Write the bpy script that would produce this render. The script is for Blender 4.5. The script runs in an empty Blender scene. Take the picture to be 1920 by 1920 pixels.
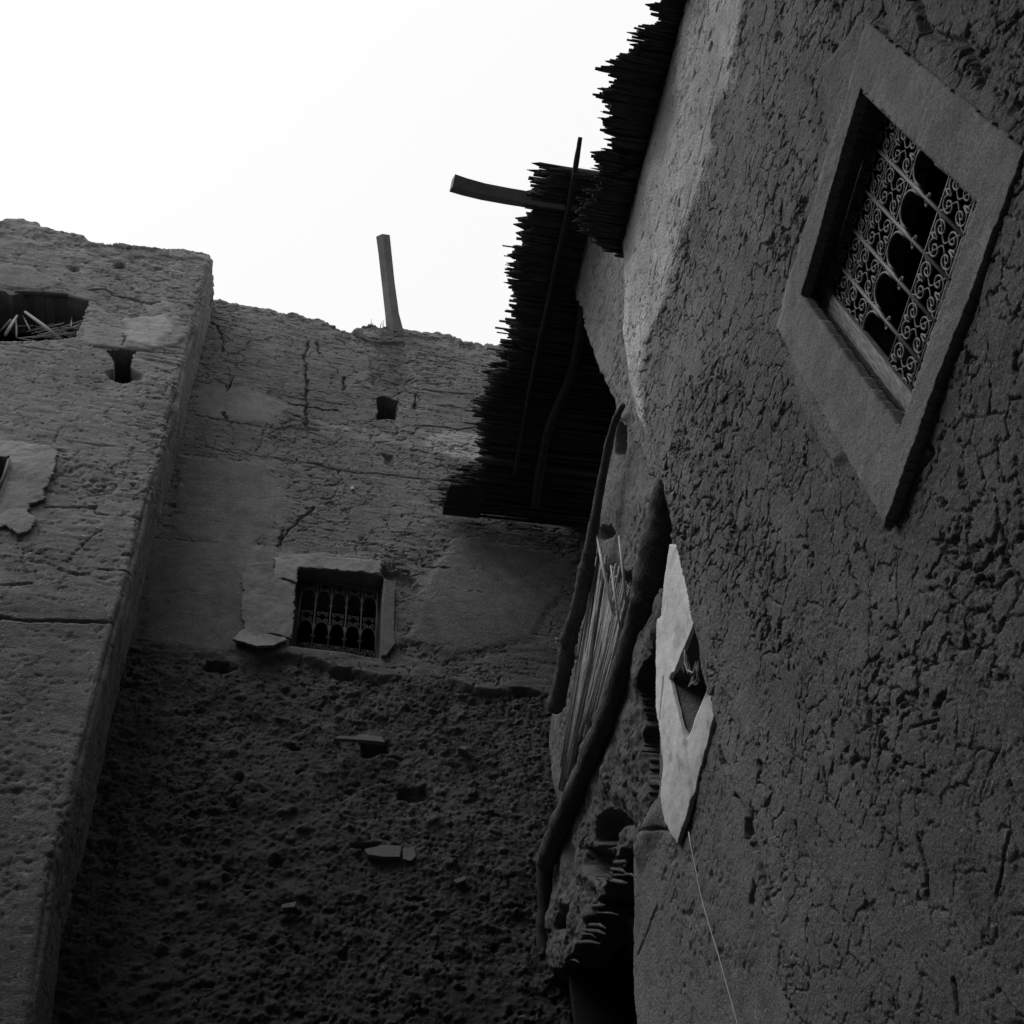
import bpy, math, random
import numpy as np
from mathutils import Matrix, Vector
R_ = math.radians
sc = bpy.context.scene
C = sc.collection

# ------------------------------------------------------------------ camera
F = 2100.0                      # focal length in pixels of a 1920 px wide picture
PSI = R_(16.3)                  # heading of the lens, measured from the alley direction (+Y)
CAMZ = 1.6
_up = np.array([765-960, 960+640, F], float); _up /= np.linalg.norm(_up)
_fw = np.array([0, 0, 1.0]); _h = _fw - _up*_fw.dot(_up); _h /= np.linalg.norm(_h)
_r = np.cross(_h, _up)
if _r[0] < 0: _r = -_r
_Y = _h*math.cos(PSI) - _r*math.sin(PSI); _X = _r*math.cos(PSI) + _h*math.sin(PSI)
cam = bpy.data.cameras.new("camera"); camo = bpy.data.objects.new("camera", cam); C.objects.link(camo)
cam.sensor_width = 36; cam.lens = F/1920*36; cam.clip_end = 500; cam.clip_start = 0.05
camo.matrix_world = Matrix(((_X[0], _X[1], -_X[2], 0), (_Y[0], _Y[1], -_Y[2], 0), (_up[0], _up[1], -_up[2], CAMZ), (0, 0, 0, 1)))
sc.camera = camo

# ------------------------------------------------------------------ sky and light
SKY = 1.06
w = bpy.data.worlds.new("World"); sc.world = w; w.use_nodes = True
nt = w.node_tree; nt.nodes.clear()
sky = nt.nodes.new("ShaderNodeTexSky"); sky.sky_type = 'NISHITA'; sky.sun_disc = False
SUN_EL, SUN_AZ = R_(57), R_(242)          # azimuth clockwise from +Y
sky.sun_elevation = SUN_EL; sky.sun_rotation = SUN_AZ; sky.dust_density = 5
bw = nt.nodes.new("ShaderNodeRGBToBW")
mul = nt.nodes.new("ShaderNodeMath"); mul.operation = 'MULTIPLY'; mul.inputs[1].default_value = 0.03
add = nt.nodes.new("ShaderNodeMath"); add.operation = 'ADD'; add.inputs[1].default_value = 0.85
bg = nt.nodes.new("ShaderNodeBackground"); out = nt.nodes.new("ShaderNodeOutputWorld")
nt.links.new(sky.outputs[0], bw.inputs[0]); nt.links.new(bw.outputs[0], mul.inputs[0])
nt.links.new(mul.outputs[0], add.inputs[0]); nt.links.new(add.outputs[0], bg.inputs[0]); nt.links.new(bg.outputs[0], out.inputs[0])
bg.inputs[1].default_value = SKY
sl = bpy.data.lights.new("sun", 'SUN'); sl.energy = 1.85; sl.angle = R_(40); sl.color = (1, 1, 1)
so = bpy.data.objects.new("sun", sl); C.objects.link(so)
_sd = Vector((math.sin(SUN_AZ)*math.cos(SUN_EL), math.cos(SUN_AZ)*math.cos(SUN_EL), math.sin(SUN_EL)))
so.rotation_euler = _sd.to_track_quat('Z', 'Y').to_euler()
vs = sc.view_settings; vs.view_transform = 'Standard'; vs.look = 'None'; vs.exposure = 0.0; vs.gamma = 1; vs.use_curve_mapping = False

# ------------------------------------------------------------------ photo pixel (1920 scale) -> point on a real plane
def ray(px, py):
    d = np.array([px-960, -(py-960), F], float)
    return np.array([d.dot(_X), d.dot(_Y), d.dot(_up)])
def onx(p, x): r = ray(*p); q = r/r[0]*x; return np.array([x, q[1], q[2]+CAMZ])
def onz(p, z): r = ray(*p); q = r/r[2]*(z-CAMZ); return np.array([q[0], q[1], z])
SKEW = 0.05
def ony(p, y0=6.0): r = ray(*p); q = r*y0/(r[1]-SKEW*r[0]); return np.array([q[0], q[1], q[2]+CAMZ])
def yz(pts, x): return [tuple(onx(p, x)[1:]) for p in pts]
def xz(pts, y0=6.0): return [(ony(p, y0)[0], ony(p, y0)[2]) for p in pts]

# ------------------------------------------------------------------ noise
def hsh(ix, iy, seed):
    a = (ix.astype(np.int64)*374761393 + iy.astype(np.int64)*668265263 + seed*2246822519) & 0xffffffff
    a = ((a ^ (a >> 13))*1274126177) & 0xffffffff
    a = ((a ^ (a >> 15))*2246822519) & 0xffffffff
    return ((a ^ (a >> 16)) & 0xffffff)/float(0xffffff)
def vn(x, y, seed=0):
    ix = np.floor(x); iy = np.floor(y); fx = x-ix; fy = y-iy
    fx = fx*fx*(3-2*fx); fy = fy*fy*(3-2*fy)
    a = hsh(ix, iy, seed); b = hsh(ix+1, iy, seed); c = hsh(ix, iy+1, seed); d = hsh(ix+1, iy+1, seed)
    return (a*(1-fx)+b*fx)*(1-fy)+(c*(1-fx)+d*fx)*fy
def fbm(x, y, o=4, seed=0, g=0.5):
    s = 0; a = 1; t = 0
    for i in range(o):
        s = s+a*(vn(x*2**i+i*17.3, y*2**i-i*9.1, seed+i)-0.5); t += a; a *= g
    return s/t*2
def voro(x, y, seed=0):
    ix = np.floor(x); iy = np.floor(y)
    f1 = np.full(x.shape, 9.0); f2 = np.full(x.shape, 9.0); cid = np.zeros(x.shape)
    for dx in (-1, 0, 1):
        for dy in (-1, 0, 1):
            cx = ix+dx; cy = iy+dy
            d = np.hypot(cx+hsh(cx, cy, seed)-x, cy+hsh(cx, cy, seed+7)-y)
            n = d < f1
            f2 = np.where(n, f1, np.minimum(f2, d)); cid = np.where(n, hsh(cx, cy, seed+13), cid); f1 = np.where(n, d, f1)
    return f1, f2-f1, cid
def sst(a, b, x): t = np.clip((x-a)/(b-a), 0, 1); return t*t*(3-2*t)
def inpoly(x, y, poly):
    r = np.zeros(x.shape, bool); n = len(poly)
    for i in range(n):
        x1, y1 = poly[i]; x2, y2 = poly[(i+1) % n]
        if y1 == y2: continue
        c = ((y1 > y) != (y2 > y)) & (x < (x2-x1)*(y-y1)/(y2-y1)+x1)
        r ^= c
    return r
def dline(x, y, pts):
    d = np.full(x.shape, 1e9)
    for (x1, y1), (x2, y2) in zip(pts[:-1], pts[1:]):
        dx, dy = x2-x1, y2-y1; L = dx*dx+dy*dy+1e-12
        t = np.clip(((x-x1)*dx+(y-y1)*dy)/L, 0, 1)
        d = np.minimum(d, np.hypot(x-x1-t*dx, y-y1-t*dy))
    return d
def sdp(x, y, poly):           # signed distance, positive inside
    d = dline(x, y, list(poly)+[poly[0]])
    return np.where(inpoly(x, y, poly), d, -d)

# ------------------------------------------------------------------ materials (all neutral: the photograph is monochrome)
def mat(name, col, rough=0.95, attr=False, bump=((40, 0.3, 0.01),), mott=0.25, mscale=9.0, spec=0.15, stretch=(1, 1, 1)):
    m = bpy.data.materials.new(name); m.use_nodes = True; t = m.node_tree; N = t.nodes; L = t.links
    b = N['Principled BSDF']; b.inputs['Roughness'].default_value = rough; b.inputs['Specular IOR Level'].default_value = spec
    tc = N.new('ShaderNodeTexCoord'); mp = N.new('ShaderNodeMapping'); mp.inputs['Scale'].default_value = stretch
    L.new(tc.outputs['Object'], mp.inputs[0])
    n1 = N.new('ShaderNodeTexNoise'); n1.inputs['Scale'].default_value = mscale; n1.inputs['Detail'].default_value = 8; n1.inputs['Roughness'].default_value = .65
    L.new(mp.outputs[0], n1.inputs[0])
    mr = N.new('ShaderNodeMapRange'); mr.inputs['From Min'].default_value = .25; mr.inputs['From Max'].default_value = .75
    mr.inputs['To Min'].default_value = 1-mott; mr.inputs['To Max'].default_value = 1+mott
    L.new(n1.outputs[0], mr.inputs[0])
    n2 = N.new('ShaderNodeTexNoise'); n2.inputs['Scale'].default_value = 170; n2.inputs['Detail'].default_value = 3
    L.new(mp.outputs[0], n2.inputs[0])
    mr2 = N.new('ShaderNodeMapRange'); mr2.inputs['From Min'].default_value = .3; mr2.inputs['From Max'].default_value = .7
    mr2.inputs['To Min'].default_value = 1-mott*1.3; mr2.inputs['To Max'].default_value = 1+mott*1.3
    L.new(n2.outputs[0], mr2.inputs[0])
    mm = N.new('ShaderNodeMath'); mm.operation = 'MULTIPLY'; L.new(mr.outputs[0], mm.inputs[0]); L.new(mr2.outputs[0], mm.inputs[1])
    last = mm.outputs[0]
    if attr:
        a = N.new('ShaderNodeAttribute'); a.attribute_name = 'tone'
        m2 = N.new('ShaderNodeMath'); m2.operation = 'MULTIPLY'; L.new(last, m2.inputs[0]); L.new(a.outputs['Fac'], m2.inputs[1]); last = m2.outputs[0]
    m3 = N.new('ShaderNodeMath'); m3.operation = 'MULTIPLY'; L.new(last, m3.inputs[0]); m3.inputs[1].default_value = col
    L.new(m3.outputs[0], b.inputs['Base Color'])
    nrm = None
    for s_, st, di in bump:
        nn = N.new('ShaderNodeTexNoise'); nn.inputs['Scale'].default_value = s_; nn.inputs['Detail'].default_value = 6; nn.inputs['Roughness'].default_value = .6
        L.new(mp.outputs[0], nn.inputs[0])
        bp = N.new('ShaderNodeBump'); bp.inputs['Strength'].default_value = st; bp.inputs['Distance'].default_value = di
        L.new(nn.outputs[0], bp.inputs['Height'])
        if nrm: L.new(nrm, bp.inputs['Normal'])
        nrm = bp.outputs[0]
    L.new(nrm, b.inputs['Normal'])
    return m
MUD = mat('mud', 0.165, attr=True, mott=.30, bump=((70, 0.8, 0.012), (210, 0.7, 0.005)))
PLASTER = mat('plaster', 0.21, attr=True, bump=((35, 0.5, 0.008), (170, 0.6, 0.004)), mott=.26)
WHITE = mat('limewash', 0.72, attr=True, bump=((50, 0.4, 0.006), (160, .4, .002)), mott=.12)
WOOD = mat('old_wood', 0.09, rough=.8, bump=((30, 0.7, 0.01),), stretch=(1, 1, 1), mott=.35)
REED = mat('dark_reed', 0.065, rough=.8, bump=((60, .5, .004),), mott=.4)
STALK = mat('dry_stalk', 0.36, rough=.8, bump=((60, .5, .004),), mott=.35)
IRON = mat('iron', 0.19, rough=.55, bump=((120, .3, .002),), mott=.3, spec=.5)
IRON2 = mat('rusty_iron', 0.07, rough=.8, bump=((120, .3, .002),), mott=.3)
DARKWOOD = mat('dark_wood', 0.05, rough=.7, bump=((40, .6, .004),), mott=.3)
INTERIOR = mat('interior', 0.015, bump=((20, .3, .01),))  # near-black colour stands in for the darkness inside the openings
EARTH = mat('earth', 0.09, bump=((15, .6, .03),))
PALE = mat('pale_lime', 0.5, bump=((90, .3, .002),), mott=.1)
LEAF = mat('leaf', 0.10, rough=.6, bump=((40, .4, .004),), mott=.3)

# ------------------------------------------------------------------ object helpers
def props(o, **k):
    for a, b in k.items(): o[a] = b
    return o
def empty(name, loc, label, cat, group=None):
    o = bpy.data.objects.new(name, None); C.objects.link(o); o.location = loc; o.empty_display_size = .3
    o['label'] = label; o['category'] = cat
    if group: o['group'] = group
    return o
def link(name, me, material, parent):
    me.materials.append(material)
    o = bpy.data.objects.new(name, me); C.objects.link(o)
    if parent is not None:
        o.parent = parent
        if parent.type == 'EMPTY': o.matrix_parent_inverse = Matrix.Translation(-Vector(parent.location))
    return o
def meshnp(name, V, Q, smooth=True, tone=None):
    me = bpy.data.meshes.new(name); V = np.asarray(V, np.float32); Q = np.asarray(Q, np.int32)
    me.vertices.add(len(V)); me.vertices.foreach_set('co', V.ravel())
    me.loops.add(Q.size); me.loops.foreach_set('vertex_index', Q.ravel())
    me.polygons.add(len(Q)); me.polygons.foreach_set('loop_start', np.arange(len(Q), dtype=np.int32)*Q.shape[1])
    if tone is not None:
        a = me.attributes.new('tone', 'FLOAT', 'POINT'); a.data.foreach_set('value', np.asarray(tone, np.float32))
    me.update(calc_edges=True); me.validate()
    me.polygons.foreach_set('use_smooth', np.full(len(me.polygons), smooth)); me.update()
    return me
def sheet(name, us, vs_, pos, mask, disp, tone, material, parent, back=.3, smooth=True, holes_back=None):
    """a wall face: a fine grid over (u, v), relief along its normal, its cut edges given real thickness"""
    us = np.asarray(us); vs_ = np.asarray(vs_); nu, nv = len(us), len(vs_)
    Ug, Vg = np.meshgrid(us, vs_)                                 # nv x nu
    P, Nn = pos(Ug, Vg)
    d = disp(Ug, Vg); P = P+Nn*d[..., None]
    uc = (Ug[:-1, :-1]+Ug[1:, 1:])/2; vc = (Vg[:-1, :-1]+Vg[1:, 1:])/2
    keep = mask(uc, vc)
    idx = np.arange(nu*nv).reshape(nv, nu)
    Q = np.stack([idx[:-1, :-1][keep], idx[:-1, 1:][keep], idx[1:, 1:][keep], idx[1:, :-1][keep]], 1)
    V = P.reshape(-1, 3); NN = Nn.reshape(-1, 3); T = tone(Ug, Vg).ravel()
    # check winding against the normal
    a = V[Q[0, 1]]-V[Q[0, 0]]; b = V[Q[0, 3]]-V[Q[0, 0]]
    if np.dot(np.cross(a, b), NN[Q[0, 0]]) < 0: Q = Q[:, ::-1]
    if back:
        E = np.concatenate([Q[:, [0, 1]], Q[:, [1, 2]], Q[:, [2, 3]], Q[:, [3, 0]]])
        key = np.minimum(E[:, 0], E[:, 1])*np.int64(len(V))+np.maximum(E[:, 0], E[:, 1])
        u_, inv, cnt = np.unique(key, return_inverse=True, return_counts=True)
        B = E[cnt[inv] == 1]
        bv = np.unique(B); mp = -np.ones(len(V), int); steps = 3
        base = len(V); Vs = [V]; Ts = [T]; prev = np.arange(len(V)); Qs = [Q]
        for k in range(1, steps+1):
            off = back*k/steps
            nz = fbm(V[bv, 0]*9+V[bv, 1]*7+k*3.1, V[bv, 2]*9, 2, 77)*0.012*min(1, back*6)
            Vb = V[bv]-NN[bv]*(off+nz[:, None])
            cur = -np.ones(len(V), int); cur[bv] = base+np.arange(len(bv))
            Vs.append(Vb); Ts.append(T[bv]*.95); Qs.append(np.stack([prev[B[:, 1]], prev[B[:, 0]], cur[B[:, 0]], cur[B[:, 1]]], 1))
            base += len(bv); prev = cur
        V = np.concatenate(Vs); T = np.concatenate(Ts); Q = np.concatenate(Qs)
    used = np.unique(Q); mp = np.zeros(len(V), int); mp[used] = np.arange(len(used))
    return link(name, meshnp(name, V[used], mp[Q], smooth, T[used]), material, parent)
class Geo:
    def __init__(s): s.v = []; s.q = []; s.n = 0
    def tube(s, pts, rad, k=6, cap=True, wob=0, seed=0):
        pts = [np.array(p, float) for p in pts]; n = len(pts)
        if not hasattr(rad, '__len__'): rad = [rad]*n
        rg = np.random.RandomState(seed)
        t0 = pts[1]-pts[0]; t0 /= np.linalg.norm(t0)+1e-12
        ref = np.array([0, 0, 1.]) if abs(t0[2]) < .9 else np.array([1., 0, 0])
        base = s.n
        for i, p in enumerate(pts):
            t = pts[min(i+1, n-1)]-pts[max(i-1, 0)]; t /= np.linalg.norm(t)+1e-12
            a = np.cross(t, ref); a /= np.linalg.norm(a)+1e-12; b = np.cross(a, t); ref = b
            for j in range(k):
                an = 2*math.pi*j/k; rr = rad[i]*(1+(rg.rand()-.5)*wob)
                s.v.append(p+(a*math.cos(an)+b*math.sin(an))*rr)
        s.n += n*k
        for i in range(n-1):
            for j in range(k):
                j2 = (j+1) % k
                s.q.append((base+i*k+j, base+i*k+j2, base+(i+1)*k+j2, base+(i+1)*k+j))
        if cap:
            for e, i in ((0, 0), (1, n-1)):
                s.v.append(pts[i]); c = s.n; s.n += 1
                for j in range(k):
                    j2 = (j+1) % k; a_, b_ = base+i*k+j, base+i*k+j2
                    s.q.append((c, b_, a_, a_) if e == 0 else (c, a_, b_, b_))
    def box(s, c, h, rot=None):
        c = np.array(c, float); M = rot if rot is not None else np.eye(3)
        base = s.n
        for x, y, z in ((-1, -1, -1), (1, -1, -1), (1, 1, -1), (-1, 1, -1), (-1, -1, 1), (1, -1, 1), (1, 1, 1), (-1, 1, 1)):
            s.v.append(c+M@np.array([x*h[0], y*h[1], z*h[2]]))
        for f in ((0, 3, 2, 1), (4, 5, 6, 7), (0, 1, 5, 4), (1, 2, 6, 5), (2, 3, 7, 6), (3, 0, 4, 7)): s.q.append(tuple(base+i for i in f))
        s.n += 8
    def prism(s, poly, d):     # poly: 3-D outline, d: thickness vector
        n = len(poly); base = s.n; d = np.array(d, float)
        poly = [np.array(p, float) for p in poly]
        s.v += poly; s.v += [p+d for p in poly]; cf = sum(poly)/n
        s.v += [cf, cf+d]; s.n += 2*n+2
        for i in range(n):
            j = (i+1) % n
            s.q.append((base+i, base+j, base+n+j, base+n+i))
            s.q.append((base+2*n, base+j, base+i, base+i)); s.q.append((base+2*n+1, base+n+i, base+n+j, base+n+j))
    def obj(s, name, material, parent, smooth=True, tone=None):
        me = bpy.data.meshes.new(name)
        faces = [f if f[2] != f[3] else f[:3] for f in s.q]
        me.from_pydata([tuple(p) for p in s.v], [], faces); me.update()
        import bmesh
        bm = bmesh.new(); bm.from_mesh(me); bmesh.ops.recalc_face_normals(bm, faces=bm.faces); bm.to_mesh(me); bm.free()
        for p in me.polygons: p.use_smooth = smooth
        if tone is not None:
            a = me.attributes.new('tone', 'FLOAT', 'POINT'); a.data.foreach_set('value', np.full(len(me.vertices), tone, np.float32))
        return link(name, me, material, parent)

# ------------------------------------------------------------------ ground and the added walls behind the photographer
g = Geo(); g.box((0, 0, -.05), (150, 150, .05))
props(g.obj('ground', EARTH, None, False), kind='structure')

def relief(u, v, seed, crack=1.0, cell=.11, an=1.0, amp=1.0, pits=1.0, layers=0.0):
    """mud render: undulation, drying cracks, pits, courses"""
    jx = .022*fbm(u*30, v*30, 3, seed+50, .7)+.05*fbm(u*7, v*7, 2, seed+51)
    jy = .022*fbm(u*30+31, v*30, 3, seed+60, .7)+.05*fbm(u*7+9, v*7, 2, seed+61)
    d = .022*fbm(u*1.3, v*1.3, 3, seed)*amp
    d += .0030*fbm(u*7/an, v*7, 3, seed+5, .6)*amp
    d += .0030*fbm(u*34/an, v*34, 3, seed+8, .75)*amp
    if layers:
        d += layers*(.006*fbm(u*2.2, v*17, 3, seed+20)+.005*fbm(u*7, v*34, 3, seed+22, .65))
        ln = np.abs(fbm(u*1.1, v*11+1.5*fbm(u*.8, v*.8, 2, seed), 3, seed+24))
        d -= layers*.020*np.clip(1-ln/.035, 0, 1)*sst(-.05, .25, fbm(u*2.5, v*5, 2, seed+26))
    rg_ = sst(-.05, .35, fbm(u*1.7, v*1.7, 3, seed+9))          # more cracked in some areas
    brk = fbm(u*8, v*8, 4, seed+12, .7)                         # cracks come and go along their length
    f1, e, cid = voro((u+jx)/(cell*an), (v+jy)/cell, seed+3)
    wd = (.0014+.0055*vn(u*23, v*23, seed+2)**2)*(.5+.7*rg_)*crack
    on = sst(-.25, -.02, brk+.22*rg_)
    d -= .015*np.clip(1.35-e*cell*.6/np.maximum(wd, .0004), 0, 1)*on*min(crack, 1)
    c2 = cell*.5
    f1, e, c_ = voro((u+jx*1.3)/(c2*an)+9, (v+jy*1.3)/c2, seed+4)
    on = sst(.10, .34, fbm(u*6+7, v*6, 4, seed+11, .7)+.20*rg_)
    d -= .005*np.clip(1.3-e*c2*.6/(.0022*crack+.0005), 0, 1)*on*min(crack, 1)
    p = fbm(u*30/an, v*30, 4, seed+14, .75)
    d -= .015*pits*sst(.40, .56, p+.22*rg_-.10)
    p = fbm(u*11/an, v*11, 5, seed+15, .75)
    d -= .015*pits*sst(.40, .52, p+.15*rg_-.08)
    return d+.002*(cid-.5)*amp*rg_
def basetone(u, v, seed, k=.16):
    t = 1+k*fbm(u*.9, v*.9, 3, seed)+.12*fbm(u*7, v*7, 3, seed+1)+.16*fbm(u*2.5, v*.7, 4, seed+2, .65)   # patches and rain streaks
    f1, e, c = voro(u*32, v*52, seed+4)
    return t*(1+1.1*(f1 < .11)*(c > .82))                       # chaff in the earth

# ================================================================== right house (nearest)
XR = 1.5
RT = 7.32                                       # height of its eave
rh = empty('mud_house', (XR+.3, 1.5, 0), 'nearest mud house, cracked earth wall with the largest grilled window and a reed eave', 'house')
r_edge = yz([(1165, 470), (1170, 560), (1166, 640), (1178, 740), (1205, 820), (1235, 910), (1262, 1030), (1290, 1170), (1318, 1285), (1334, 1342), (1350, 1400), (1385, 1480), (1402, 1560), (1430, 1660), (1465, 1790), (1500, 1900)], XR)
r_out = r_edge+[(2.86, 1.2), (-.5, 1.2), (-.5, RT), (r_edge[0][0], RT)]
rw = yz([(1610, 165), (1830, 378), (1686, 805), (1497, 552)], XR)   # opening corners
wy0, wy1 = .66, 1.545; 
Oy0, Oy1 = min(p[0] for p in rw), max(p[0] for p in rw); Oz0, Oz1 = min(p[1] for p in rw), max(p[1] for p in rw)
OA, OB, OC, OD = rw
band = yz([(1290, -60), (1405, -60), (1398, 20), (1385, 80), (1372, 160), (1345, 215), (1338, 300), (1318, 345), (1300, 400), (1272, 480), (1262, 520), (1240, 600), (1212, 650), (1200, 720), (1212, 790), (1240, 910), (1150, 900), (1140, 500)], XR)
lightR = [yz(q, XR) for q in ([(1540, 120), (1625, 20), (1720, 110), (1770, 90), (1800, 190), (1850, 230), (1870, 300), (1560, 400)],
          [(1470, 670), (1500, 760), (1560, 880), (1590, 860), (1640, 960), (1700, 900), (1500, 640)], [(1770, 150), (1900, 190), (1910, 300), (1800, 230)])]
crR = [(yz(q, XR), wd, dp) for q, wd, dp in (
    ([(1700, -10), (1722, 20), (1730, 60), (1760, 72), (1800, 80), (1825, 108), (1840, 160)], .010, .03),
    ([(1728, 820), (1740, 850), (1700, 900), (1680, 960), (1660, 985)], .007, .03),
    ([(1720, 1570), (1735, 1640), (1740, 1690)], .004, .02), ([(1890, 1560), (1880, 1620), (1865, 1680)], .004, .015), ([(1785, 1840), (1793, 1900)], .006, .02),
    ([(1540, 1440), (1545, 1500), (1570, 1530)], .003, .015), ([(1700, 1365), (1760, 1350)], .003, .015), ([(1880, 60), (1920, 20)], .004, .02),
    ([(1360, 110), (1330, 230), (1290, 400), (1262, 500)], .003, .010))]
deepR = [(yz(q, XR), wd) for q, wd in (
    ([(1337, 1352), (1345, 1385), (1352, 1425), (1366, 1445), (1370, 1465)], .008), ([(1378, 1495), (1390, 1515), (1397, 1535)], .008),
    ([(1397, 1535), (1396, 1575), (1388, 1620), (1382, 1660), (1377, 1690)], .011), ([(1397, 1535), (1408, 1575), (1422, 1615), (1428, 1650)], .013), ([(1428, 1650), (1438, 1690), (1455, 1745), (1470, 1795), (1485, 1850)], .006))]
def deep(u, v):
    o = 0
    wo_ = .005*fbm(u*30, v*30, 3, 72)
    for q, wd in deepR: o = np.maximum(o, .055*np.clip(1.25-dline(u+wo_, v+wo_, q)/(wd*(1.0+.8*vn(u*14, v*14, 3))), 0, 1))
    return o
def r_disp(u, v):
    b = sst(-.01, .05, sdp(u, v, band))
    low = sst(3.6, 2.9, v)
    d = relief(u, v, 11, 1.1, .085, 1.2, 1.0, 1.0)*(1-.6*b)*(1-.45*low)
    for q in lightR:
        m = sst(-.01, .03, sdp(u, v, q)+.02*fbm(u*14, v*14, 2, 5)); d = d*(1-.8*m)+.008*m
    d += .012*b+.005*b*fbm(u*5, v*5, 3, 3)-.010*b*sst(.5, .75, fbm(u*20, v*16, 2, 41))
    wob = .007*fbm(u*22, v*22, 3, 71)
    for q, wd, dp in crR: d -= dp*np.clip(1.35-(dline(u+wob, v+wob*.6, q))/(wd*(.6+vn(u*9, v*9, 3))), 0, 1)
    # eroded gap along the lower right side of the window surround
    q = yz([(1915, 290), (1830, 560), (1745, 760), (1690, 900), (1655, 985)], XR)
    d -= .05*np.clip(1-dline(u+wob*.5, v, q)/.02, 0, 1)
    d -= deep(u, v)
    d -= .12*sst(.08, 0, r_edgeU(v)-u)*1.0*sst(4.2, 4.8, v)*.25    # corner rounded off at the top
    return d
_ry = np.array([p[0] for p in r_edge]); _rz = np.array([p[1] for p in r_edge]); _o = np.argsort(_rz)
def r_edgeU(v): return np.interp(v, _rz[_o], _ry[_o])+.055*sst(4.33, 4.18, v)
def r_mask(u, v):
    lim = r_edgeU(v)+.02*fbm(v*7, u*0, 3, 9)
    m = (v < RT) & (u < lim)
    return m & ~inpoly(u, v, [OA, OB, OC, OD])
def r_tone(u, v):
    t = basetone(u, v, 21)*(1+.35*sst(4.9, 6.2, v+.3*fbm(u*2, v*2, 3, 4)))  # tone raised towards the top to imitate its extra sky light
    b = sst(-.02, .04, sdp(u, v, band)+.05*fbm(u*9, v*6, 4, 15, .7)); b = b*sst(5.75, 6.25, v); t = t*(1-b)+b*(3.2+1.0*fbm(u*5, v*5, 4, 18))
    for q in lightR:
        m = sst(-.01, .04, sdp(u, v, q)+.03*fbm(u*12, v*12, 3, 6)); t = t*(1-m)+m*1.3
    return t
def posR(x):
    def f(u, v):
        P = np.stack([np.full(u.shape, x), u, v], -1); N_ = np.zeros(P.shape); N_[..., 0] = -1; return P, N_
    return f
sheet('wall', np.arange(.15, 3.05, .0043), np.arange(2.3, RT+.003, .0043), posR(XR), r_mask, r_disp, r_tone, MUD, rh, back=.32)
sheet('wall_base', np.arange(-.6, 2.95, .05), np.arange(0, 2.31, .05), posR(XR), lambda u, v: u < 2.9, lambda u, v: .02*fbm(u*2, v*2, 3, 2), lambda u, v: basetone(u, v, 21), MUD, rh, back=.3)
sheet('wall_side', np.arange(-3.5, .16, .04), np.arange(0, RT, .04), posR(XR), lambda u, v: u > -9, lambda u, v: .02*fbm(u*2, v*2, 3, 2), lambda u, v: basetone(u, v, 21), MUD, rh, back=.3)

# window surround: smooth raised plaster
so_ = yz([(1612, 33), (1917, 283), (1655, 987), (1443, 600)], XR-.02)
so_in = yz([(1610, 165), (1830, 378), (1686, 805), (1497, 552)], XR-.02)
def ringmask(o, i, seed, amp=.004):
    def f(u, v):
        e = amp*(.6*fbm(u*16, v*16, 4, seed, .7)+fbm(u*3, v*3, 2, seed+1))
        return (sdp(u, v, o)+e > 0) & ~(sdp(u, v, i)+e*.25 > 0)
    return f
ys = [p[0] for p in so_]; zs = [p[1] for p in so_]
sheet('window_surround', np.arange(min(ys)-.02, max(ys)+.02, .005), np.arange(min(zs)-.02, max(zs)+.02, .005), posR(XR-.014),
      ringmask(so_, so_in, 4, .011), lambda u, v: .007*fbm(u*3, v*3, 3, 4)+.0022*fbm(u*30, v*30, 4, 5, .7)-.016*sst(.07, .0, dline(u, v, [so_[3], so_[0]])+.03*fbm(u*9, v*9, 3, 2)),
      lambda u, v: 1.05+.20*fbm(u*3, v*3, 4, 4)+.30*sst(.05, .5, fbm(u*6+3, v*6, 5, 8, .7)), PLASTER, rh, back=.035)

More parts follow.
